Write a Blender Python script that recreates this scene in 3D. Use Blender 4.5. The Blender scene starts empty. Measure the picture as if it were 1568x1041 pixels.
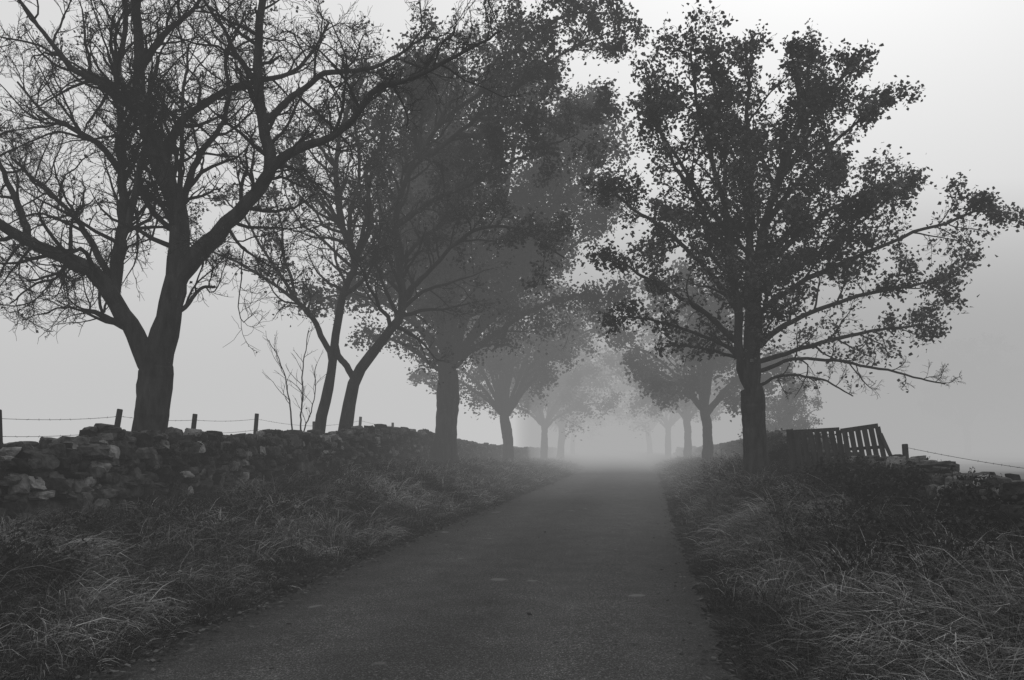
import bpy, math, numpy as np
from mathutils import Vector
D2R = math.radians
scene = bpy.context.scene
scene.view_settings.view_transform = 'Standard'
scene.view_settings.look = 'None'
scene.view_settings.exposure = 0

# ------------------------------------------------------------ helpers
def interp(x, xs, ys):
    return np.interp(x, xs, ys)
CY = np.array([-60,-20,6,16,26,36,48,60,80,100,130,170,220,300,600.])
CX = np.array([-10,-4.4,-0.69,0.73,2.25,3.8,5.5,7.0,9.3,11.0,12.8,14.0,14.0,13,10.])
_yy = np.linspace(-60,600,2641)
_cc = np.interp(_yy, CY, CX)
_k = np.ones(41)/41
_cs = np.convolve(np.pad(_cc,20,mode='edge'), _k, 'valid')
def center(y): return np.interp(y, _yy, _cs)
def sstep(t):
    t = np.clip(t,0,1); return t*t*(3-2*t)
def wob(x, y, s=1.0, seed=0.0):
    return (np.sin(x*1.3*s+seed)*np.cos(y*1.1*s+seed*2)+0.5*np.sin(x*2.9*s+y*2.1*s+seed*3)
            +0.3*np.sin(x*5.3*s-y*4.7*s+seed))/1.8
def bankL(y): return interp(y,[0,8,12,16,22,28,36,45,60,90,200],[.42,.50,.62,.70,.88,1.0,.9,.65,.5,.35,.3])
def bankR(y): return interp(y,[0,5,9,14,18,25,36,60,200],[.24,.34,.48,.66,.78,.85,.7,.45,.3])
def ground_h(x, y):
    s = x-center(y)
    dl = -s-2.15; dr = s-2.15
    hl = sstep(dl/3.9)*bankL(y)*(1-0.7*sstep((dl-9)/60))
    hr = sstep(dr/2.4)*bankR(y)*(1-0.999*sstep((dr-3.6)/5.0))
    h = np.where(s<0, hl, hr)
    off = np.maximum(dl, dr)
    h = h + wob(x,y,1.1,1.0)*0.05*sstep((off-.2)/1.2) + wob(x,y,.12,4.)*0.25*sstep((off-8)/30)
    return h - 0.004*(off<=0)

def new_mesh(name, verts, faces_list, mats, mat_idx=None, smooth=False, parent=None, loc=(0,0,0)):
    me = bpy.data.meshes.new(name)
    verts = np.asarray(verts, dtype=np.float32)
    me.vertices.add(len(verts)); me.vertices.foreach_set('co', verts.ravel())
    loops = np.concatenate([f.ravel() for f in faces_list]).astype(np.int32)
    counts = np.concatenate([np.full(len(f), f.shape[1]) for f in faces_list]).astype(np.int32)
    starts = np.concatenate([[0], np.cumsum(counts)[:-1]]).astype(np.int32)
    me.loops.add(len(loops)); me.loops.foreach_set('vertex_index', loops)
    me.polygons.add(len(counts)); me.polygons.foreach_set('loop_start', starts)
    for m in mats: me.materials.append(m)
    if mat_idx is not None: me.polygons.foreach_set('material_index', np.asarray(mat_idx,dtype=np.int32))
    me.polygons.foreach_set('use_smooth', np.full(len(counts), smooth))
    me.update(calc_edges=True)
    ob = bpy.data.objects.new(name, me)
    scene.collection.objects.link(ob)
    ob.location = loc
    if parent: ob.parent = parent
    return ob

# ------------------------------------------------------------ materials
def mat_base(name, rough=0.9, spec=0.2):
    m = bpy.data.materials.new(name); m.use_nodes=True
    nt=m.node_tree; b=nt.nodes['Principled BSDF']
    b.inputs['Roughness'].default_value=rough
    b.inputs['Specular IOR Level'].default_value=spec
    return m, nt, b
def ramp(nt, src, stops):
    r=nt.nodes.new('ShaderNodeValToRGB'); e=r.color_ramp.elements
    while len(e)<len(stops): e.new(0.5)
    for i,(p,c) in enumerate(stops):
        e[i].position=p; e[i].color=(c,c,c,1)
    nt.links.new(src, r.inputs[0]); return r.outputs[0]
def noise(nt, scale, detail=3, coord='Object', rough=.6, stretch=None):
    tc=nt.nodes.new('ShaderNodeTexCoord'); n=nt.nodes.new('ShaderNodeTexNoise')
    n.inputs['Scale'].default_value=scale; n.inputs['Detail'].default_value=detail
    n.inputs['Roughness'].default_value=rough
    src=tc.outputs[coord]
    if stretch:
        mp=nt.nodes.new('ShaderNodeMapping'); mp.inputs['Scale'].default_value=stretch
        nt.links.new(src, mp.inputs[0]); src=mp.outputs[0]
    nt.links.new(src, n.inputs['Vector'])
    return n.outputs['Fac']
def mixc(nt, fac, a, b, mode='MIX'):
    m=nt.nodes.new('ShaderNodeMix'); m.data_type='RGBA'; m.blend_type=mode
    if isinstance(fac,float): m.inputs[0].default_value=fac
    else: nt.links.new(fac,m.inputs[0])
    nt.links.new(a,m.inputs[6]); nt.links.new(b,m.inputs[7]); return m.outputs[2]
def bump(nt, b, h, strength, dist):
    bp=nt.nodes.new('ShaderNodeBump'); bp.inputs['Strength'].default_value=strength
    bp.inputs['Distance'].default_value=dist
    nt.links.new(h,bp.inputs['Height']); nt.links.new(bp.outputs[0], b.inputs['Normal'])
def island(nt):
    return nt.nodes.new('ShaderNodeNewGeometry').outputs['Random Per Island']
def grey(nt,v):
    g=nt.nodes.new('ShaderNodeRGB'); g.outputs[0].default_value=(v,v,v,1); return g.outputs[0]

def m_island(name, lo, hi, patch=None, midf=.45, trans=0.):
    """matt leaf / blade material, tone varying from piece to piece and in patches"""
    m=bpy.data.materials.new(name); m.use_nodes=True; nt=m.node_tree; nt.nodes.remove(nt.nodes['Principled BSDF'])
    out=nt.nodes['Material Output']; d=nt.nodes.new('ShaderNodeBsdfDiffuse')
    c=ramp(nt, island(nt), [(0,lo),(.6,(lo+hi)*midf),(1,hi)])
    if patch:
        c=mixc(nt,1.0,c,ramp(nt,noise(nt,patch,1),[(.35,.45),(.65,1.35)]),'MULTIPLY')
    nt.links.new(c,d.inputs['Color']); last=d.outputs[0]
    if trans>0:
        t=nt.nodes.new('ShaderNodeBsdfTranslucent'); nt.links.new(c,t.inputs['Color'])
        mx=nt.nodes.new('ShaderNodeMixShader'); mx.inputs[0].default_value=trans
        nt.links.new(last,mx.inputs[1]); nt.links.new(t.outputs[0],mx.inputs[2]); last=mx.outputs[0]
    nt.links.new(last,out.inputs['Surface'])
    return m
def m_flat(name,v):
    m=bpy.data.materials.new(name); m.use_nodes=True; nt=m.node_tree; nt.nodes.remove(nt.nodes['Principled BSDF'])
    d=nt.nodes.new('ShaderNodeBsdfDiffuse'); d.inputs['Color'].default_value=(v,v,v,1)
    nt.links.new(d.outputs[0],nt.nodes['Material Output'].inputs['Surface']); return m

bark,nt,b=mat_base('bark',.95,.1)
n1=noise(nt,9,4,stretch=(1,1,.25)); nt.links.new(ramp(nt,n1,[(.3,.008),(.7,.045)]),b.inputs['Base Color']); bump(nt,b,n1,.9,.05)
twig=m_flat('twig_bark',.02)
leafm=m_island('tree_leaves',.045,.14,.8,trans=.4)
grass_dark=m_island('grass_green',.012,.085,.7)
grass_straw=m_island('grass_straw',.06,.38,.9)
weedm=m_island('weed_leaves',.010,.045)
litterm=m_island('dead_leaves',.015,.10)

groundm,nt,b=mat_base('ground_soil',1,.05)
nt.links.new(mixc(nt,.5,ramp(nt,noise(nt,.5,4),[(.35,.01),(.7,.03)]),ramp(nt,noise(nt,14,4),[(.35,.008),(.7,.035)])),b.inputs['Base Color'])

roadm,nt,b=mat_base('asphalt',.8,.18)
fine=noise(nt,70,2,rough=.8); grit=noise(nt,24,4,rough=.8); mid=noise(nt,2.2,5); big=noise(nt,.45,3,stretch=(1,.35,1))
c=mixc(nt,1.0,ramp(nt,fine,[(.32,.004),(.55,.024),(.66,.12)]),ramp(nt,mid,[(.3,.65),(.7,1.3)]),'MULTIPLY')
c=mixc(nt,1.0,c,ramp(nt,grit,[(.32,.4),(.68,1.7)]),'MULTIPLY')
c=mixc(nt,1.0,c,ramp(nt,big,[(.3,.75),(.7,1.25)]),'MULTIPLY')
at=nt.nodes.new('ShaderNodeAttribute'); at.attribute_name='lateral'
c=mixc(nt,1.0,c,ramp(nt,at.outputs['Fac'],[(.03,.45),(.12,.95),(.27,1.25),(.42,.85),(.52,.9),(.70,1.3),(.86,.95),(.97,.5)]),'MULTIPLY')
spots=ramp(nt,noise(nt,1.9,2,stretch=(1,.8,1)),[(.69,0.),(.72,.8)])
c=mixc(nt,spots,c,grey(nt,.10))
nt.links.new(c,b.inputs['Base Color'])
bump(nt,b,grit,.9,.012)

stonem,nt,b=mat_base('wall_stone',.95,.1)
c=ramp(nt,island(nt),[(0,.018),(.8,.085),(1,.24)])
sn=noise(nt,9,4)
c=mixc(nt,1.0,c,ramp(nt,sn,[(.3,.3),(.7,1.3)]),'MULTIPLY')
nt.links.new(c,b.inputs['Base Color']); bump(nt,b,sn,.9,.05)
corem=m_flat('wall_core',.008)
woodm,nt,b=mat_base('weathered_wood',.9,.1)
nt.links.new(ramp(nt,noise(nt,12,4,stretch=(1,1,.15)),[(.3,.012),(.7,.045)]),b.inputs['Base Color'])
wirem=m_flat('fence_wire',.04)

# ------------------------------------------------------------ ground sheet
def axis(dense_lo,dense_hi,step,far):
    a=np.arange(dense_lo,dense_hi+1e-6,step)
    out=[dense_hi]; st=step
    while out[-1]<far: st*=1.22; out.append(out[-1]+st)
    o2=[dense_lo]; st=step
    while o2[-1]>-far: st*=1.22; o2.append(o2[-1]-st)
    return np.concatenate([o2[1:][::-1],a,out[1:]])
gs=axis(-9,9,.22,1800); gy=axis(-6,70,.4,1800)
S,Yg=np.meshgrid(gs,gy)
Xg=S+center(Yg); Zg=ground_h(Xg,Yg)-0.004
V=np.stack([Xg,Yg,Zg],-1).reshape(-1,3)
ny,nx=S.shape
i=np.arange(ny-1)[:,None]*nx+np.arange(nx-1)[None,:]
F=np.stack([i,i+1,i+1+nx,i+nx],-1).reshape(-1,4)
new_mesh('ground',V,[F],[groundm],smooth=True)

# ------------------------------------------------------------ road
ry=np.concatenate([np.arange(-20,40,.1),np.arange(40,120,.6),np.arange(120,420,4)])
rng=np.random.default_rng(3)
ts=np.array([-1,-.97,-.9,-.75,-.5,-.25,0,.25,.5,.75,.9,.97,1])
hw=2.15
le=wob(ry*3,ry*.2,1,2.)*.05+wob(ry*11,ry,1,5.)*.035+rng.normal(0,.012,len(ry))
re=wob(ry*3,ry*.2,1,7.)*.05+wob(ry*11,ry,1,9.)*.035+rng.normal(0,.012,len(ry))
RV=[]
for t in ts:
    x=center(ry)+t*hw+np.where(t<-.99,le,0)+np.where(t>.99,re,0)
    z=.012+.035*(1-t*t)*np.ones_like(ry)
    RV.append(np.stack([x,ry,z],-1))
RV=np.stack(RV,1); ny,nx=RV.shape[:2]
i=np.arange(ny-1)[:,None]*nx+np.arange(nx-1)[None,:]
F=np.stack([i,i+1,i+1+nx,i+nx],-1).reshape(-1,4)
ro=new_mesh('asphalt_road',RV.reshape(-1,3),[F],[roadm],smooth=True)
la=ro.data.attributes.new('lateral','FLOAT','POINT'); la.data.foreach_set('value',np.tile((ts+1)/2,ny).astype(np.float32))

# ------------------------------------------------------------ tube geometry
def tubes(P,R,sides):
    N,K,_=P.shape
    T=np.gradient(P,axis=1); T/=np.linalg.norm(T,axis=-1,keepdims=True)+1e-9
    ref=np.array([.35,.93,.08]); U=np.cross(T,ref); U/=np.linalg.norm(U,axis=-1,keepdims=True)+1e-9
    W=np.cross(T,U)
    a=np.arange(sides)*2*math.pi/sides
    ring=(U[:,:,None,:]*np.cos(a)[None,None,:,None]+W[:,:,None,:]*np.sin(a)[None,None,:,None])*R[:,:,None,None]
    V=(P[:,:,None,:]+ring).reshape(-1,3)
    n=np.arange(N)[:,None,None]*K*sides; k=np.arange(K-1)[None,:,None]*sides; s=np.arange(sides)[None,None,:]
    s2=(s+1)%sides
    F=np.stack([n+k+s,n+k+s2,n+k+sides+s2,n+k+sides+s],-1).reshape(-1,4)
    return V,F
def catmull(pts,n):
    pts=np.asarray(pts,float)
    P=np.vstack([2*pts[0]-pts[1],pts,2*pts[-1]-pts[-2]])
    m=len(pts)-1; out=[]
    for t in np.linspace(0,m-1e-6,n):
        i=int(t); f=t-i; p0,p1,p2,p3=P[i:i+4]
        out.append(.5*((2*p1)+(-p0+p2)*f+(2*p0-5*p1+4*p2-p3)*f*f+(-p0+3*p1-3*p2+p3)*f**3))
    return np.array(out)
def spawn(P,R,n,lf,ang,rng,t0=.15,K=6,up=.05,wig=.16,rr=.55,rmin=.003,absl=None):
    N,KK,_=P.shape
    seg=np.linalg.norm(np.diff(P,axis=1),axis=-1).sum(1)
    t=t0+(1-t0)*((np.arange(n)[None,:]+rng.random((N,n)))/n)
    t=np.minimum(t,.995)
    f=t*(KK-1); i0=np.floor(f).astype(int); fr=(f-i0)[...,None]
    ar=np.arange(N)[:,None]
    pos=P[ar,i0]*(1-fr)+P[ar,i0+1]*fr
    tan=P[ar,i0+1]-P[ar,i0]; tan/=np.linalg.norm(tan,axis=-1,keepdims=True)+1e-9
    rad=R[ar,i0]*(1-fr[...,0])+R[ar,i0+1]*fr[...,0]
    q=rng.normal(size=(N,n,3)); q-= (q*tan).sum(-1,keepdims=True)*tan; q/=np.linalg.norm(q,axis=-1,keepdims=True)+1e-9
    a=ang*(.6+.7*rng.random((N,n,1)))
    d=np.cos(a)*tan+np.sin(a)*q
    L=seg[:,None]*lf*(1.15-.6*t)*(.55+.75*rng.random((N,n)))
    if absl is not None: L=absl*(.5+.9*rng.random((N,n)))*(1.15-.35*t)
    M=N*n; pos=pos.reshape(M,3); d=d.reshape(M,3); L=L.reshape(M); r0=np.maximum((rad.reshape(M)*rr),rmin)
    r0=np.minimum(r0,np.maximum(L*.028,rmin))
    out=np.zeros((M,K,3)); out[:,0]=pos
    cur=d.copy(); bend=rng.normal(size=(M,3))*wig*.6
    for k in range(1,K):
        cur=cur+bend+rng.normal(size=(M,3))*wig; cur[:,2]+=up
        cur/=np.linalg.norm(cur,axis=-1,keepdims=True)+1e-9
        out[:,k]=out[:,k-1]+cur*(L/(K-1))[:,None]
    tt=np.linspace(0,1,K)[None,:]
    RR=r0[:,None]*(1-tt)+rmin*.7*tt
    return out,RR
def leaves(P,n,size,spread,rng,tmin=.3):
    N,K,_=P.shape
    t=tmin+(1-tmin)*rng.random((N,n)); f=t*(K-1-1e-4); i0=f.astype(int); fr=(f-i0)[...,None]; ar=np.arange(N)[:,None]
    c=(P[ar,i0]*(1-fr)+P[ar,i0+1]*fr).reshape(-1,3)
    M=len(c); c=c+rng.normal(size=(M,3))*spread
    a=rng.normal(size=(M,3)); a[:,2]=a[:,2]*.5-.35; a/=np.linalg.norm(a,axis=1,keepdims=True)
    b=rng.normal(size=(M,3)); b-=(b*a).sum(1,keepdims=True)*a; b/=np.linalg.norm(b,axis=1,keepdims=True)
    nn=np.cross(a,b); s=(size*(.55+.8*rng.random(M)))[:,None]
    v=np.stack([c,c+a*s*.45+b*s*.45+nn*s*.12,c+a*s*1.0,c+a*s*.4-b*s*.42+nn*s*.12],1).reshape(-1,3)
    i=np.arange(M)[:,None]*4
    F=np.concatenate([i+np.array([[0,1,2]]),i+np.array([[0,2,3]])])
    return v,F

def build_tree(name, loc, limbs, rng, lv, leaf=None, leafy=None, KH=26, wob_amp=.05):
    VV=[];FQ=[];FT=[];off=0
    def addq(v,f):
        nonlocal off
        VV.append(v);FQ.append(f+off);off+=len(v)
    Ps=[];Rs=[];Ns=[]; placed=[]
    for L in limbs:
        p=catmull(L['p'],KH); ln=np.linalg.norm(np.diff(p,axis=0),axis=1).sum()
        t=np.linspace(0,1,KH)
        jit=np.cumsum(rng.normal(size=(KH,3)),0); jit-=jit[0]+(jit[-1]-jit[0])*t[:,None]
        p=p+jit*wob_amp*L.get('w',1)*min(1,ln/6)*.5
        if placed:                                   # graft on to the nearest limb already grown
            A=np.concatenate(placed); dd=np.linalg.norm(A-p[0],axis=1); dl=A[dd.argmin()]-p[0]
            p=p+dl[None]*((1-t)**2)[:,None]
        dens=np.concatenate([p[:-1]*(1-f)+p[1:]*f for f in (0,.25,.5,.75)])
        placed.append(dens)
        r=L['r0']+(L['r1']-L['r0'])*t**.85
        sc=min(1,ln/8)
        r=r*(1+.05*np.sin(t*(6+10*sc)+rng.random()*6)+.035*sc*rng.normal(size=KH))
        if L.get('trunk'): r=r*(1+.3*np.exp(-t*14))
        v,f=tubes(p[None],r[None],12)
        addq(v,f)
        if L.get('n',1)>0:
            Ps.append(p);Rs.append(r);Ns.append((max(2,int(ln*lv[0]['n']*L.get('n',1))),L.get('t0',.2)))
    nb=sum(len(f) for f in FQ)
    cur=[]
    for p,r,(n,t0) in zip(Ps,Rs,Ns):
        c,rr=spawn(p[None],r[None],n,lv[0]['lf'],lv[0]['a'],rng,t0=t0,K=9,up=lv[0]['up'],wig=lv[0]['w'],absl=lv[0].get('L'),rmin=lv[0]['rm'])
        cur.append((c,rr))
    P=np.concatenate([c[0] for c in cur]);R=np.concatenate([c[1] for c in cur])
    v,f=tubes(P,R,5); addq(v,f)
    for L in lv[1:]:
        P,R=spawn(P,R,L['n'],L['lf'],L['a'],rng,t0=L.get('t0',.15),K=L.get('K',5),up=L['up'],wig=L['w'],rmin=L['rm'],absl=L.get('L'))
        v,f=tubes(P,R,3); addq(v,f)
    nq=sum(len(f) for f in FQ); nl=0
    if leaf:
        w=np.sin(P[:,0,0]*1.9+1)*np.sin(P[:,0,1]*1.7+2)*np.sin(P[:,0,2]*2.1)+.35*rng.normal(size=len(P))
        keep=w>leaf.get('thr',-.35)
        if leafy is not None: keep&=leafy(P[:,-1],rng)
        PL=P[keep]
        if len(PL):
            v,f=leaves(PL,leaf['n'],leaf['size'],leaf['spread'],rng)
            VV.append(v);FT.append(f+off);off+=len(v);nl=len(f)
    mi=np.concatenate([np.zeros(nb,int),np.full(nq-nb,2),np.ones(nl,int)])
    return new_mesh(name,np.concatenate(VV),FQ+FT,[bark,leafm,twig],mi,smooth=False,loc=loc)

def sketch(origin,unit,items,z0=0.0,rs=1.0):
    """limb drawings in tree units (right, down) around the trunk foot -> metres"""
    out=[]
    for it in items:
        pts=it['s']; m=len(pts); dy=it.get('dy',0)
        p=[((u-origin[0])*unit, dy*(k/(m-1))**1.3, (origin[1]-v)*unit+z0) for k,(u,v) in enumerate(pts)]
        d=dict(it); d['p']=np.array(p,float); d['r0']=it['r'][0]*unit*rs; d['r1']=it['r'][1]*unit*rs
        out.append(d)
    return out
def turned(limbs,rng,count,lo=.7,hi=.95):
    src=[l for l in limbs if not l.get('trunk') and not l.get('noturn')]
    out=[]
    for k in range(count):
        l=src[rng.integers(len(src))]; a=rng.choice([-1,1])*rng.uniform(D2R(45),D2R(150))
        p=l['p'].copy(); o=p[0].copy(); q=(p-o)*rng.uniform(lo,hi)
        x=q[:,0]*math.cos(a)-q[:,1]*math.sin(a); y=q[:,0]*math.sin(a)+q[:,1]*math.cos(a)
        q[:,0]=x;q[:,1]=y
        d=dict(l); d['p']=q+o; d['r0']=l['r0']*.8; out.append(d)
    return out

# ---- foreground left tree (bare)
U=.0117; Y=16.3; X=(235-784)*U
rng=np.random.default_rng(11)
S1=[dict(s=[(224,720),(228,650),(236,590),(240,540),(238,500)],r=(29,24),trunk=1,n=0),
 dict(s=[(236,535),(210,482),(188,440),(172,402),(150,384),(110,366),(62,342),(22,315),(0,285),(-45,250),(-90,190)],r=(17,4),dy=-1.2,t0=.3),
 dict(s=[(242,525),(262,455),(270,395),(268,335),(262,275),(238,225),(212,160),(202,80),(205,-20),(190,-140)],r=(22,5),dy=.3,t0=.3),
 dict(s=[(180,410),(186,350),(188,290),(182,220),(170,140),(160,60),(165,-40),(150,-150)],r=(10,3),dy=1.0),
 dict(s=[(268,400),(300,348),(345,300),(398,256),(420,216),(412,140),(410,60),(425,-50),(450,-150)],r=(15,4),dy=-.6,t0=.25),
 dict(s=[(418,222),(470,197),(540,174),(590,128),(650,110),(720,70),(770,55)],r=(8,1.5),dy=-1.2),
 dict(s=[(262,280),(245,200),(270,130),(320,80),(380,48),(440,20),(480,-60)],r=(9,2),dy=1.4),
 dict(s=[(415,150),(450,110),(500,75),(560,60),(620,20),(660,-20)],r=(6,1.5),dy=.6),
 dict(s=[(203,130),(150,90),(100,60),(60,0),(40,-60)],r=(7,1.5),dy=-.8),
 dict(s=[(180,215),(140,170),(90,140),(40,110),(-10,60)],r=(6,1.5),dy=.8),
 dict(s=[(170,398),(130,330),(100,290),(60,250),(10,210),(-40,170)],r=(6,1.5),dy=1.2),
 dict(s=[(62,342),(40,280),(10,200),(-10,120),(-20,40)],r=(6,1.5),dy=-.6),
 dict(s=[(262,290),(290,220),(330,170),(350,110),(345,40),(370,-30)],r=(6,1.5),dy=.2),
 dict(s=[(200,60),(240,10),(290,-40),(330,-110)],r=(7,1.5),dy=.4),
 dict(s=[(412,100),(370,50),(340,0),(300,-60)],r=(5,1.5),dy=-.5),
 dict(s=[(345,300),(370,340),(400,360),(430,380)],r=(3,1),dy=-.3,n=1.3),
 dict(s=[(110,366),(90,390),(60,400),(30,430)],r=(3,1),dy=-.3,n=1.5),
 dict(s=[(200,472),(168,452),(148,440),(128,436)],r=(6,3),n=1.3,noturn=1),
 dict(s=[(282,460),(300,430),(312,405),(330,400)],r=(4,2),n=1,noturn=1)]
l=sketch((235,712),U,S1)
l+=turned(l,rng,7,.5,.75)
build_tree('bare_roadside_tree',(X,Y,.75),l,rng,
  [dict(n=4.4,lf=.27,a=.95,up=.10,w=.22,rm=.009,L=1.5),dict(n=9,lf=.42,a=.9,up=.10,w=.26,rm=.0055,K=6),dict(n=7,lf=.55,a=.8,up=.12,w=.25,rm=.0042,K=5)],
  leaf=dict(n=2,size=.06,spread=.03,thr=.75))

# ---- slender pair behind the wall
U=.0178; Y=24.8
rng=np.random.default_rng(21)
SA=[dict(s=[(486,705),(492,640),(502,585),(510,520),(524,445),(541,392),(522,335),(514,270),(518,200),(540,140),(560,80)],r=(9,2),trunk=1,t0=.4),
 dict(s=[(505,545),(492,500),(468,460),(432,432),(372,396),(310,372)],r=(5.5,1.2),dy=-.8),
 dict(s=[(541,395),(570,330),(560,250),(590,180),(610,110)],r=(5,1.2),dy=.8),
 dict(s=[(515,350),(480,300),(450,250),(430,200)],r=(3.5,1),dy=.6),
 dict(s=[(525,445),(560,420),(580,390),(590,340)],r=(4,1),dy=-.8),
 dict(s=[(460,450),(410,380),(380,330),(350,300)],r=(3,1),dy=-.6)]
l=sketch((486,705),U,SA); l+=turned(l,rng,5)
lvm=[dict(n=3.0,lf=.30,a=.9,up=.06,w=.2,rm=.010),dict(n=8,lf=.45,a=.8,up=.06,w=.22,rm=.006),dict(n=6,lf=.5,a=.75,up=.06,w=.22,rm=.005)]
build_tree('slender_roadside_tree',((486-784)*U,Y,.95),l,rng,lvm,leaf=dict(n=3,size=.08,spread=.07,thr=.1))
rng=np.random.default_rng(22)
SB=[dict(s=[(510,705),(524,640),(545,562),(588,500),(612,462),(602,400),(604,320),(632,240),(670,180),(700,120)],r=(11,2),trunk=1,t0=.35),
 dict(s=[(541,575),(528,552),(512,530),(508,500)],r=(6,4),n=0,noturn=1),
 dict(s=[(604,330),(650,300),(720,270),(800,240),(880,215)],r=(4.5,1),dy=-1.5),
 dict(s=[(632,240),(700,190),(780,130),(860,80),(940,50)],r=(4.5,1),dy=-1),
 dict(s=[(612,440),(660,400),(720,350),(790,350),(860,400)],r=(4.5,1),dy=-1.8),
 dict(s=[(670,180),(740,110),(800,50),(860,10),(930,10)],r=(4,1),dy=-.5),
 dict(s=[(700,190),(760,190),(830,170),(930,150)],r=(4,1),dy=-.5),
 dict(s=[(640,230),(630,150),(640,80),(650,0)],r=(4,1),dy=.5),
 dict(s=[(602,390),(640,350),(690,300),(720,230),(740,160)],r=(4,1),dy=.8)]
l=sketch((510,705),U,SB); l+=turned(l,rng,3)
build_tree('slender_roadside_tree',((510-784)*U,Y+.5,.95),l,rng,lvm,leaf=dict(n=6,size=.10,spread=.10,thr=-.5),
   leafy=lambda p,g:(p[:,0]>3.0+g.normal(size=len(p))*1.2))

# ---- big leafy tree on the left verge
U=.0225; Y=31.5
rng=np.random.default_rng(31)
SC=[dict(s=[(680,708),(684,650),(685,600),(686,565)],r=(18,16),trunk=1,n=0),
 dict(s=[(686,570),(688,500),(690,420),(700,320),(715,220),(730,130)],r=(9,1.5),t0=.2),
 dict(s=[(684,560),(668,480),(655,400),(640,300),(640,200),(670,120)],r=(8,1.5),dy=.8),
 dict(s=[(690,560),(715,490),(745,400),(770,300),(790,200),(800,120)],r=(8,1.5),dy=-.8),
 dict(s=[(680,570),(640,500),(610,430),(590,350),(585,270)],r=(6,1.5),dy=-1),
 dict(s=[(690,560),(740,480),(800,400),(850,300),(880,200),(885,150)],r=(7,1.5),dy=1),
 dict(s=[(700,555),(760,520),(820,480),(880,460),(940,470)],r=(6,1.2),dy=-1.2),
 dict(s=[(700,540),(770,460),(840,400),(900,350),(930,310)],r=(6,1.2),dy=.5),
 dict(s=[(678,580),(630,540),(590,520),(560,520)],r=(4,1.2),dy=-1,n=.8),
 dict(s=[(695,500),(760,400),(830,340),(900,280),(925,240)],r=(5,1.2),dy=-1.5),
 dict(s=[(720,450),(780,370),(830,270),(840,180)],r=(4,1.2),dy=-.5),
 dict(s=[(700,500),(740,420),(800,330),(860,250),(900,170)],r=(4,1.2),dy=.3),
 dict(s=[(682,540),(660,460),(620,400),(570,370)],r=(5,1.2),dy=1)]
l=sketch((684,708),U,SC); l+=turned(l,rng,11)
build_tree('leafy_roadside_tree',((684-784)*U,Y,.93),l,rng,
  [dict(n=2.4,lf=.27,a=.85,up=.03,w=.19,rm=.012),dict(n=7,lf=.48,a=.85,up=.02,w=.22,rm=.008),dict(n=5,lf=.55,a=.8,up=.0,w=.2,rm=.0065)],
  leaf=dict(n=7,size=.12,spread=.20,thr=-.8),
  leafy=lambda p,g:(p[:,2]>4.2+g.normal(size=len(p))*.7))

# ---- leafy tree on the right verge
U=.01363; Y=19.0
rng=np.random.default_rng(41)
SD=[dict(s=[(1163,738),(1158,680),(1153,630),(1150,590)],r=(20,17),trunk=1,n=0),
 dict(s=[(1152,600),(1146,520),(1148,420),(1150,330),(1152,220),(1146,140),(1140,60)],r=(10,1.5),t0=.3),
 dict(s=[(1158,605),(1166,520),(1168,430),(1185,330),(1212,230),(1238,150),(1250,80)],r=(11,1.5),dy=.5,t0=.3),
 dict(s=[(1148,600),(1126,540),(1124,450),(1110,350),(1086,250),(1062,160),(1052,80)],r=(9,1.5),dy=-.4,t0=.3),
 dict(s=[(1130,520),(1082,478),(1030,450),(975,425),(930,400)],r=(5,1.2),dy=-.9),
 dict(s=[(1128,470),(1080,400),(1020,340),(965,300),(935,270)],r=(5,1.2),dy=.6),
 dict(s=[(1120,410),(1070,320),(1022,240),(985,170)],r=(4.5,1.2),dy=-.6),
 dict(s=[(1108,350),(1055,260),(1015,170),(1005,110)],r=(4,1.2),dy=.8),
 dict(s=[(1166,530),(1220,485),(1300,455),(1370,440),(1430,430)],r=(5,1.2),dy=-.9),
 dict(s=[(1168,480),(1230,425),(1320,385),(1410,355),(1490,325),(1530,312)],r=(5,1.2),dy=.3),
 dict(s=[(1172,410),(1240,345),(1310,295),(1370,265),(1415,250)],r=(5,1.2),dy=.8),
 dict(s=[(1185,335),(1240,260),(1305,195),(1350,160)],r=(4.5,1.2),dy=-.6),
 dict(s=[(1195,285),(1245,190),(1290,115),(1312,80)],r=(4.5,1.2),dy=.4),
 dict(s=[(1205,260),(1225,180),(1215,120),(1200,80)],r=(4,1.2),dy=-.4),
 dict(s=[(1110,350),(1110,250),(1105,160),(1095,80)],r=(4,1.2),dy=.5),
 dict(s=[(1170,440),(1240,400),(1300,350),(1340,310)],r=(4,1.2),dy=-1.2),
 dict(s=[(1180,380),(1230,310),(1280,250),(1310,240)],r=(4,1.2),dy=1.2),
 dict(s=[(1160,550),(1220,528),(1310,500),(1390,490),(1440,488)],r=(4.5,1.2),dy=.6),
 dict(s=[(1162,570),(1215,548),(1290,552),(1370,570),(1430,586)],r=(3.5,1),dy=-.5,n=1.1,noturn=1),
 dict(s=[(1160,590),(1200,570),(1260,575),(1320,600)],r=(3,1),dy=.5,n=1.1,noturn=1),
 dict(s=[(1148,560),(1110,520),(1060,500),(1000,480),(955,470)],r=(4,1.2),dy=.9)]
l=sketch((1158,738),U,SD); l+=turned(l,rng,9,.55,.8)
build_tree('leafy_roadside_tree',((1158-784)*U,Y,.72),l,rng,
  [dict(n=3.1,lf=.25,a=.8,up=.02,w=.18,rm=.008),dict(n=7,lf=.45,a=.85,up=.02,w=.22,rm=.005),dict(n=6,lf=.55,a=.8,up=.02,w=.22,rm=.004)],
  leaf=dict(n=5,size=.084,spread=.09,thr=-.38),
  leafy=lambda p,g:(p[:,2]>3.2+g.normal(size=len(p))*.5))

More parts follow.
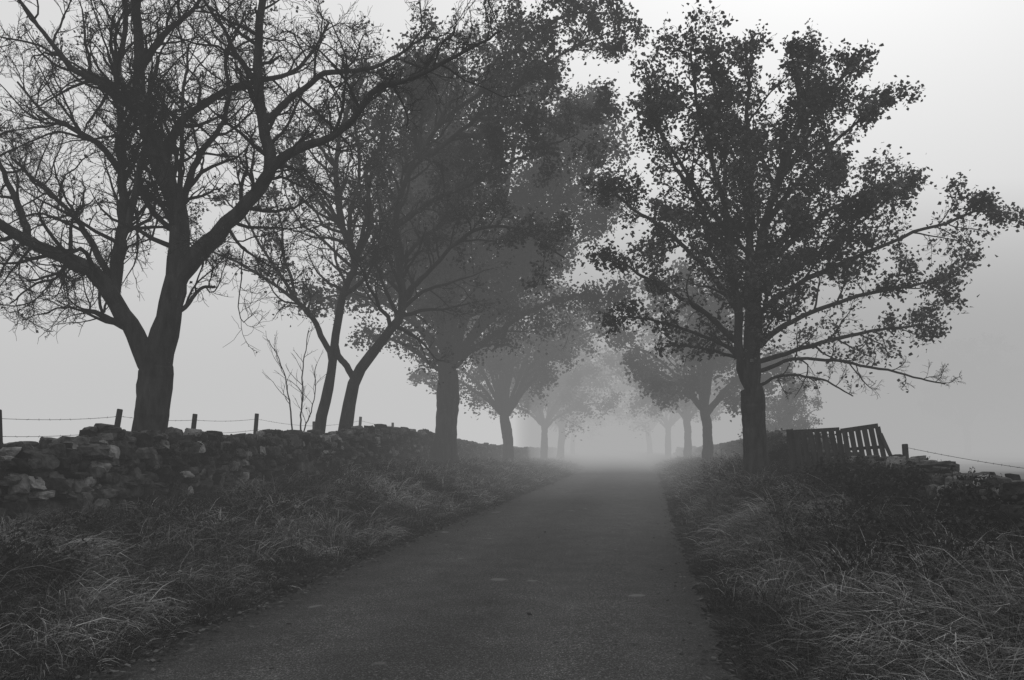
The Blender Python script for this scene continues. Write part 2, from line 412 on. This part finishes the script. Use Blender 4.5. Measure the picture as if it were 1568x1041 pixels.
# ---- generic avenue trees
def generic(name,loc,seed,H=11,spread=5.,trunk=2.4,r=.28,leafn=6):
    rng=np.random.default_rng(seed); L=[]
    top=np.array([rng.normal()*.2,0,trunk])
    L.append(dict(p=np.array([[0,0,-.3],[.05,0,trunk*.5],top]),r0=r,r1=r*.8,trunk=1,n=0))
    for k in range(15):
        a=k*2.4+rng.random()*.6; e=D2R(rng.uniform(15,80)); ln=(H-trunk)*rng.uniform(.7,1.)*(.55+.45*math.sin(e))
        hx=math.cos(e)*ln*spread/5.
        d=np.array([math.cos(a)*hx,math.sin(a)*hx,math.sin(e)*ln])
        p=[top-[0,0,.25*rng.random()],top+d*.3+[0,0,.1*ln],top+d*.65+[0,0,.12*ln],top+d]
        L.append(dict(p=np.array(p),r0=r*.38,r1=.03,t0=.2))
    return build_tree(name,loc,L,rng,[dict(n=1.7,lf=.32,a=.8,up=.02,w=.17,rm=.014),dict(n=6,lf=.42,a=.8,up=.0,w=.2,rm=.010),dict(n=4,lf=.5,a=.8,up=.0,w=.2,rm=.008)],
       leaf=dict(n=leafn,size=.16,spread=.18,thr=-.5))
def place(y,s): 
    x=float(center(y))+s; return (x,y,float(ground_h(np.array(x),np.array(y)))-.05)
g1=generic('avenue_tree',place(38,4.1),51,H=9,r=.24)
g2=generic('avenue_tree',place(45,-5.3),52,H=11,r=.30)
g3=generic('avenue_tree',place(60,-4.9),53,H=10,r=.26,spread=5.5)
k=0
for y,s,sc in [(56,4.3,1.1),(73,-4.6,1.05),(76,4.2,1.1),(88,-5.2,1.05),(97,3.9,1.1),(106,-4.3,1.1)]:
    src=[g1,g2,g3][k%3]; o=bpy.data.objects.new('avenue_tree',src.data); scene.collection.objects.link(o)
    o.location=place(y,s); o.rotation_euler=(0.03*math.sin(k*2),0.03*math.cos(k*5),1.3*k+.5); o.scale=(sc,sc,sc*(1+.08*math.sin(k*3))); k+=1
for x,y,sc,rz in [(62,124,1.6,.4),(76,134,1.7,2.)]:
    o=bpy.data.objects.new('field_tree',[g2,g3][k%2].data); scene.collection.objects.link(o); k+=1
    o.location=(x,y,-.2); o.rotation_euler=(0,0,rz); o.scale=(sc,)*3
o=bpy.data.objects.new('field_tree',g1.data); scene.collection.objects.link(o)
o.location=(13.2,44,.2); o.rotation_euler=(0,0,2.); o.scale=(.55,.55,.5)

# ---- bare sapling against the wall
rng=np.random.default_rng(61); U=.0165; Yp=22.6
l=sketch((462,690),U,[dict(s=[(462,690),(464,640),(470,590),(472,540),(478,490)],r=(1.6,.6),t0=.3),
 dict(s=[(460,690),(452,630),(444,580),(436,540),(418,505)],r=(1.4,.5),t0=.3),
 dict(s=[(466,690),(474,640),(484,590),(486,540)],r=(1.3,.5),t0=.3,dy=.3)])
build_tree('bare_sapling',((462-784)*U,Yp,1.1),l,rng,[dict(n=3,lf=.3,a=.6,up=.1,w=.12,rm=.006),dict(n=3,lf=.4,a=.6,up=.08,w=.12,rm=.004)],
  leaf=dict(n=1,size=.06,spread=.03,thr=.3))

# ------------------------------------------------------------ dry stone walls
def stone_template():
    n=4; g=np.linspace(-1,1,n); vs=[];fs=[];off=0
    for ax in range(3):
        for sg in (-1,1):
            a,b=np.meshgrid(g,g,indexing='ij'); c=np.full_like(a,sg)
            p=np.zeros((n,n,3)); p[...,ax]=c; p[...,(ax+1)%3]=a; p[...,(ax+2)%3]=b
            vs.append(p.reshape(-1,3)); i=off+np.arange(n-1)[:,None]*n+np.arange(n-1)[None]
            f=np.stack([i,i+n,i+n+1,i+1],-1).reshape(-1,4)
            if sg<0: f=f[:,::-1]
            fs.append(f); off+=n*n
    v=np.concatenate(vs); f=np.concatenate(fs)
    key=np.round(v*1000).astype(int); uq,idx,inv=np.unique(key,axis=0,return_index=True,return_inverse=True)
    return v[idx], inv.ravel()[f]
STV,STF=stone_template()
def stones(C,size,rot,rng):
    N=len(C); v=np.repeat(STV[None],N,0)
    nrm=np.linalg.norm(v,axis=-1,keepdims=True)
    v=v/nrm*(.55*nrm+.45*1.15)
    v=v+rng.normal(size=v.shape)*.085
    sh=rng.normal(size=(N,3,3))*.15+np.eye(3)
    v=np.einsum('nij,nkj->nki',sh,v)*size[:,None,:]*.5
    ca,sa=np.cos(rot),np.sin(rot)
    x=v[...,0]*ca[:,None]-v[...,1]*sa[:,None]; y=v[...,0]*sa[:,None]+v[...,1]*ca[:,None]
    v=np.stack([x,y,v[...,2]],-1)+C[:,None,:]
    F=(STF[None]+np.arange(N)[:,None,None]*len(STV)).reshape(-1,4)
    return v.reshape(-1,3),F
def dry_wall(name,y0,y1,soff,topfn,seed,thick=.5,messy=.05):
    rng=np.random.default_rng(seed); C=[];Sz=[];Ro=[]
    for face in (-1,1):
        zrel=0.
        while zrel<1.6:
            h0=rng.uniform(.08,.16); y=y0+rng.random()*.2
            while y<y1:
                far=1+max(0,(y-35)/40)
                ln=rng.uniform(.12,.36)*far; x=float(center(y))+soff
                base=float(ground_h(np.array(x),np.array(y)))-.08; top=float(topfn(y))
                z=base+zrel+h0/2+rng.normal()*.03
                if z<top-.06:
                    dx=float(center(y+.5)-center(y-.5)); a=math.atan2(1,dx)
                    C.append((x+face*(thick/2-.05*zrel)+rng.normal()*messy,y+ln/2,z)); Sz.append((ln*1.1,rng.uniform(.2,.3),h0*rng.uniform(.9,1.6))); Ro.append(a+rng.normal()*.15)
                y+=ln
            zrel+=h0*.98
    for rep in range(4):
        y=y0
        while y<y1:
            far=1+max(0,(y-35)/40); ln=rng.uniform(.10,.26)*far; x=float(center(y))+soff
            C.append((x+rng.normal()*.12,y,float(topfn(y))+rng.normal()*.045-.02)); Sz.append((ln*1.1,rng.uniform(.16,.32),rng.uniform(.10,.2))); Ro.append(math.pi/2+rng.normal()*.6); y+=ln*1.1
    V,F=stones(np.array(C),np.array(Sz),np.array(Ro),rng); nS=len(F)
    ys=np.arange(y0,y1+.3,.4); xs=center(ys)+soff; b=ground_h(xs,ys)-.3; t=topfn(ys)-.05; w=thick/2-.08
    cv=np.stack([np.stack([xs-w,ys,b],-1),np.stack([xs-w,ys,t],-1),np.stack([xs+w,ys,t],-1),np.stack([xs+w,ys,b],-1)],1).reshape(-1,3)
    i=np.arange(len(ys)-1)[:,None]*4; cf=np.concatenate([i+np.array([[k,k+1,k+5,k+4]]) for k in range(3)])
    return new_mesh(name,np.concatenate([V,cv]),[np.concatenate([F,cf+len(V)])],[stonem,corem],np.concatenate([np.zeros(nS,int),np.ones(len(cf),int)]))
def topL(y): return interp(y,[0,9,10.5,12.3,13,16,18,20,22,25,28,31,36,42,50,60,90],[1.30,1.36,1.42,1.54,1.70,1.64,1.62,1.78,1.72,1.92,1.96,1.88,1.65,1.45,1.3,1.15,1.0])+.035*wob(np.asarray(y,float)*4,0*np.asarray(y,float),1,3)
def topR(y): return interp(y,[0,7,9,12,14,15.5,18,19.5,22,27,36,60,100],[.78,.95,1.04,1.16,1.24,1.2,1.2,1.52,1.68,1.82,1.6,1.2,.9])+.05*wob(np.asarray(y,float)*4,0*np.asarray(y,float),1,6)
dry_wall('dry_stone_wall',3,95,-6.2,topL,71)
dry_wall('dry_stone_wall',4,80,5.5,topR,72,messy=.09)

# ------------------------------------------------------------ fences
def box_between(a,b,w,d):
    a=Vector(a);b=Vector(b); z=(b-a).normalized(); x=Vector((1,0,0)) if abs(z.x)<.8 else Vector((0,1,0))
    yv=z.cross(x).normalized(); xv=yv.cross(z).normalized(); vs=[]
    for p,s in ((a,1),(b,.92)):
        for sx,sy in ((-1,-1),(1,-1),(1,1),(-1,1)): vs.append(p+xv*sx*w/2*s+yv*sy*d/2*s)
    return np.array([tuple(v) for v in vs]), np.array([[0,3,2,1],[4,5,6,7],[0,1,5,4],[1,2,6,5],[2,3,7,6],[3,0,4,7]])
def fence(name,posts,wires_z,seed):
    rng=np.random.default_rng(seed); e=bpy.data.objects.new(name,None); scene.collection.objects.link(e)
    tops=[]
    for k,(x,y,zt,lx) in enumerate(posts):
        zb=float(ground_h(np.array(x),np.array(y)))-.3
        v,f=box_between((x-lx,y,zb),(x,y,zt),.10,.09); o=new_mesh('post_%d'%(k+1),v,[f],[woodm],parent=e)
        bv=o.modifiers.new('b','BEVEL'); bv.width=.012
        tops.append(np.array([x,y,zt]))
    for wi,dz in enumerate(wires_z):
        pts=[]
        for a,b in zip(tops[:-1],tops[1:]):
            for t in np.linspace(0,1,12,endpoint=False):
                p=a*(1-t)+b*t+np.array([0,0,-dz-.04*4*t*(1-t)]); pts.append(p)
        pts.append(tops[-1]-[0,0,dz]); pts=np.array(pts)[None]
        v,f=tubes(pts,np.full(pts.shape[:2],.004),4)
        VV=[v];FF=[f];off=len(v)
        P=pts[0]
        for a,b in zip(P[:-1],P[1:]):
            n=max(1,int(np.linalg.norm(b-a)/.15))
            for t in (np.arange(n)+.5)/n:
                c=a*(1-t)+b*t; d=rng.normal(size=3);d/=np.linalg.norm(d)
                bv_,bf=tubes(np.array([[c-d*.022,c,c+d*.022]]),np.full((1,3),.003),3); VV.append(bv_);FF.append(bf+off);off+=len(bv_)
        new_mesh('barbed_wire_%d'%(wi+1),np.concatenate(VV),[np.concatenate(FF)],[wirem],parent=e)
def lf(y,z,lx=.0,s=-8.5): return (float(center(y))+s,y,z,lx)
fence('barbed_wire_fence',[lf(11,2.02,.05),lf(14.2,2.12,-.05),lf(17.5,2.25,.30),lf(20.4,2.25,.2),lf(23.6,2.36,.14),lf(27.6,2.25,0),lf(32,2.52,.14),lf(36,2.4,0),lf(41,2.2,.05)],[.14,.42,.75],5)
fence('barbed_wire_fence',[(7.25,16.8,1.58,-.08),(8.6,13.4,1.15,.05),(8.9,10.,.95,0),(9,6,.8,0)],[.06,.35],6)

# ------------------------------------------------------------ broken wooden gate
ge=bpy.data.objects.new('broken_wooden_gate',None); scene.collection.objects.link(ge)
U=.0122; Yq=17.0
def G(u,v,dy=0): return ((u-784)*U, Yq+dy, 1.6-(v-678)*U)
def plank(nm,a,b,w=.09,d=.025):
    v,f=box_between(a,b,w,d); o=new_mesh(nm,v,[f],[woodm],parent=ge); m=o.modifiers.new('b','BEVEL'); m.width=.004
def rail(nm,a,b,h=.07,d=.04):
    a=Vector(a);b=Vector(b); z=(b-a).normalized(); up=Vector((0,0,1)); n=z.cross(up).normalized(); up=n.cross(z)
    vs=[]
    for p in (a,b):
        for s1,s2 in ((-1,-1),(1,-1),(1,1),(-1,1)): vs.append(tuple(p+n*s1*d/2+up*s2*h/2))
    o=new_mesh(nm,np.array(vs),[np.array([[0,3,2,1],[4,5,6,7],[0,1,5,4],[1,2,6,5],[2,3,7,6],[3,0,4,7]])],[woodm],parent=ge)
    m=o.modifiers.new('b','BEVEL'); m.width=.004
rail('left_top_rail',G(1218,661,.2),G(1285,657,0),.07)
rail('left_low_rail',G(1226,694,.2),G(1290,696,0),.06)
for k in range(7):
    t=k/6; plank('left_slat_%d'%(k+1),G(1222+60*t,661-2*t,-.05+.2*(1-t)),G(1231+60*t+2*(k%3),722,-.05+.2*(1-t)),.10)
rail('right_top_rail',G(1284,660,-.1),G(1336,652,-.25),.085)
rail('right_mid_rail',G(1292,688,-.1),G(1344,684,-.25),.06)
for k in range(6):
    t=k/5; plank('right_slat_%d'%(k+1),G(1287+46*t,661-7*t,-.2-.12*t),G(1299+50*t,730,-.2-.12*t),.095)
plank('leaning_board',G(1336,664,-.36),G(1364,728,-.40),.07)
plank('gate_post',G(1216,657,.28),G(1222,745,.28),.1,.1)

# ------------------------------------------------------------ grass
def ribbons(root,d0,L,w,droop,rng,K=4):
    N=len(root); P=np.zeros((N,K,3)); P[:,0]=root; cur=d0/np.linalg.norm(d0,axis=1,keepdims=True)
    h=cur.copy(); h[:,2]=0; h/=np.linalg.norm(h,axis=1,keepdims=True)+1e-6
    for k in range(1,K):
        P[:,k]=P[:,k-1]+cur*(L/(K-1))[:,None]
        cur=cur+h*droop[:,None]*.5; cur[:,2]-=droop*.55; cur/=np.linalg.norm(cur,axis=1,keepdims=True)
    side=np.cross(h,[0,0,1.])+rng.normal(size=(N,3))*.5; side/=np.linalg.norm(side,axis=1,keepdims=True)
    ww=(np.array([1.,.85,.6,.08])[None,:]*w[:,None]/2)[...,None]
    V=np.stack([P-side[:,None]*ww,P+side[:,None]*ww],2).reshape(-1,3)
    n=np.arange(N)[:,None]*K*2; k=np.arange(K-1)[None]*2
    F=np.stack([n+k,n+k+1,n+k+3,n+k+2],-1).reshape(-1,4)
    return V,F
def grass(name,side,nclump,per,seed,ymin=3.2,ymax=60,smin=2.2,smax=6.0,lscale=1.):
    rng=np.random.default_rng(seed)
    y=ymin*(ymax/ymin)**rng.random(nclump)
    s=(smin+(smax-smin)*rng.random(nclump)**.9)
    x=center(y)+side*s
    tone=wob(x,y,.9,2.+side)+.4*rng.normal(size=nclump)
    edge=sstep((s-2.1)/1.1)*(1-.5*sstep((s-4.4)/1.2)*(side<0))
    big=(.45+.85*rng.random(nclump))*(.3+.7*edge)*(1+.40*(tone>.15))*lscale
    far=np.maximum(1,y/11.)
    ld=np.stack([np.full(nclump,-.25)*side+.45*wob(x,y,.6,8),rng.normal(size=nclump)*.35-.25],1)
    N=nclump*per
    cx=np.repeat(x,per);cy=np.repeat(y,per)
    off=rng.normal(size=(N,2))*(.05*np.repeat(far,per)**.5)[:,None]
    rx=cx+off[:,0]; ryy=cy+off[:,1]
    ok=np.abs(rx-center(ryy))>2.02+.08*rng.random(N)
    rz=ground_h(rx,ryy)-.02
    d=np.stack([off[:,0]*5+np.repeat(ld[:,0],per)+rng.normal(size=N)*.14,off[:,1]*5+np.repeat(ld[:,1],per)+rng.normal(size=N)*.14,np.ones(N)],1)
    L=.36*np.repeat(big,per)*(.45+.75*rng.random(N)); w=.0062*np.repeat(far,per)**.9*(.6+.8*rng.random(N))
    dr=.45+1.0*rng.random(N)
    V,F=ribbons(np.stack([rx,ryy,rz],1)[ok],d[ok],L[ok],w[ok],dr[ok],rng)
    straw=(np.repeat(tone,per)+.35*rng.normal(size=N)>.05)&(np.repeat(edge,per)+.2*rng.normal(size=N)>.42)
    mi=np.repeat(straw[ok].astype(int),3)
    return new_mesh(name,V,[F],[grass_dark,grass_straw],mi)
grass('verge_grass',-1,6200,32,81,ymin=3.5,smax=6.0,lscale=1.08)
grass('verge_grass',1,6400,32,82,ymin=2.8,smax=5.6,lscale=1.2)
grass('field_grass',1,1200,16,83,ymin=6,ymax=80,smin=5.8,smax=16,lscale=.9)
grass('field_grass',-1,800,16,84,ymin=8,ymax=60,smin=6.6,smax=12,lscale=.9)

def weeds(name,pts,seed,h=.55,nst=9,leafn=3,size=.045):
    rng=np.random.default_rng(seed); pts=np.asarray(pts); N=len(pts)
    base=np.repeat(pts,nst,0); base=base+np.concatenate([rng.normal(size=(N*nst,2))*.12,np.zeros((N*nst,1))],1)
    base[:,2]=np.maximum(base[:,2],ground_h(base[:,0],base[:,1]))-.03
    d=rng.normal(size=(N*nst,3))*.45; d[:,2]=1; d/=np.linalg.norm(d,axis=1,keepdims=True)
    K=6; P=np.zeros((N*nst,K,3)); P[:,0]=base; L=h*(.4+.9*rng.random(N*nst)); cur=d; bend=rng.normal(size=(N*nst,3))*.2
    for k in range(1,K):
        P[:,k]=P[:,k-1]+cur*(L/(K-1))[:,None]; cur=cur+bend; cur[:,2]-=.12; cur/=np.linalg.norm(cur,axis=1,keepdims=True)
    R=np.full((N*nst,K),.0035); v,f=tubes(P,R,3)
    c,r=spawn(P,R,4,.4,.8,rng,K=4,rmin=.0022); v2,f2=tubes(c,r,3)
    lv_,lf_=leaves(np.concatenate([c]),leafn,size,.02,rng,.1)
    a=len(v);b2=a+len(v2)
    mi=np.concatenate([np.zeros(len(f)+len(f2),int),np.ones(len(lf_),int)])
    return new_mesh(name,np.concatenate([v,v2,lv_]),[f,f2+a,lf_+b2],[twig,weedm],mi)
rng=np.random.default_rng(90)
def strip(n,y0,y1,s0,s1,zadd=0):
    y=y0*(y1/y0)**rng.random(n); s=rng.uniform(s0,s1,n); x=center(y)+s; z=ground_h(x,y)+zadd; return np.stack([x,y,z],1)
weeds('weeds',strip(150,7,40,-5.2,-3.8),91,h=.36)
weeds('weeds',strip(210,7,34,3.4,5.2),92,h=.5)
bp=strip(230,8,30,4.9,5.9); bp[:,2]=topR(bp[:,1])-.12-rng.random(len(bp))*.45
bq=strip(230,11.5,21,4.4,5.4); bq[:,2]=topR(bq[:,1])-.15-rng.random(len(bq))*.4
weeds('bramble_bush',np.concatenate([bp,bq]),93,h=.34,nst=8,leafn=4,size=.05)
bp=strip(90,14,40,-6.4,-5.8); bp[:,2]=topL(bp[:,1])-rng.random(len(bp))*.8
weeds('ivy_on_wall',bp,94,h=.22,nst=6,leafn=4,size=.045)

rng=np.random.default_rng(95); n=4500
y=3.5*(45/3.5)**rng.random(n); sd=np.where(rng.random(n)<.75,-1,1); s=sd*(2.2+rng.normal(size=n)*.17)
x=center(y)+s; z=np.where(np.abs(s)<2.15,.02+.035*(1-(np.minimum(np.abs(s),2.15)/2.15)**2),ground_h(x,y))+.008+rng.random(n)*.012
n2=120; y2=3.5*(40/3.5)**rng.random(n2); s2=rng.uniform(-2.1,2.1,n2)
c=np.concatenate([np.stack([x,y,z],1),np.stack([center(y2)+s2,y2,.02+.035*(1-(s2/2.15)**2)],1)])
M=len(c); a=rng.random(M)*6.28; A=np.stack([np.cos(a),np.sin(a),rng.normal(size=M)*.25],1); B=np.stack([-np.sin(a),np.cos(a),rng.normal(size=M)*.25],1)
s=(.012+.022*rng.random(M))[:,None]
v=np.stack([c-A*s,c+B*s*.7,c+A*s,c-B*s*.6],1); v[...,2]=np.maximum(v[...,2],c[:,None,2]-.004)
new_mesh('fallen_leaves',v.reshape(-1,3),[np.arange(M*4).reshape(-1,4)],[litterm])

# ------------------------------------------------------------ fog
def fogbox(name,lo,hi,dens,lum):
    m=bpy.data.materials.new(name); m.use_nodes=True; nt=m.node_tree; nt.nodes.clear()
    o=nt.nodes.new('ShaderNodeOutputMaterial'); v=nt.nodes.new('ShaderNodeVolumeAbsorption')
    v.inputs['Color'].default_value=(0,0,0,1); v.inputs['Density'].default_value=dens
    e=nt.nodes.new('ShaderNodeEmission'); e.inputs['Color'].default_value=(1,1,1,1); e.inputs['Strength'].default_value=dens*lum  # added glow: emission stands in for skylight scattered by the mist
    a=nt.nodes.new('ShaderNodeAddShader'); nt.links.new(v.outputs[0],a.inputs[0]); nt.links.new(e.outputs[0],a.inputs[1])
    nt.links.new(a.outputs[0],o.inputs['Volume'])
    x0,y0,z0=lo;x1,y1,z1=hi
    vs=np.array([(x,y,z) for z in (z0,z1) for y in (y0,y1) for x in (x0,x1)],float)
    F=np.array([[0,2,3,1],[4,5,7,6],[0,1,5,4],[2,6,7,3],[0,4,6,2],[1,3,7,5]])
    new_mesh(name,vs,[F],[m])
fogbox('glowing_fog',(-1400,-300,-6),(1400,1500,32),.0034,.56)
fogbox('glowing_fog_bank',(-1300,24,-5.5),(1300,1450,30),.0062,.56)
fogbox('glowing_fog_bank',(1,46,-5),(1250,1400,15),.032,.30)  # lower emission stands in for shade in the avenue; covers right side too

# ------------------------------------------------------------ light
w=bpy.data.worlds.new('World'); scene.world=w; w.use_nodes=True; nt=w.node_tree
bg=nt.nodes['Background']; sky=nt.nodes.new('ShaderNodeTexSky'); sky.sky_type='NISHITA'; sky.sun_disc=False
sky.sun_elevation=D2R(42); sky.sun_rotation=D2R(20); sky.dust_density=6; sky.air_density=1.5
bw=nt.nodes.new('ShaderNodeRGBToBW'); nt.links.new(sky.outputs[0],bw.inputs[0])
mx=mixc(nt,.8,bw.outputs[0],grey(nt,9.0)); nt.links.new(mx,bg.inputs['Color']); bg.inputs['Strength'].default_value=.10
sl=bpy.data.lights.new('sun','SUN'); sl.energy=.5; sl.angle=D2R(25); so=bpy.data.objects.new('sun',sl); scene.collection.objects.link(so)
so.rotation_euler=(D2R(-48),0,D2R(-20))

cam=bpy.data.cameras.new('camera'); co=bpy.data.objects.new('camera',cam); scene.collection.objects.link(co)
cam.sensor_width=36; cam.lens=32; cam.shift_y=.1004; cam.clip_end=5000; co.location=(0,0,1.6); co.rotation_euler=(D2R(90),0,0)
scene.camera=co
print('FACES', sum(len(o.data.polygons) for o in scene.objects if o.type=='MESH'))
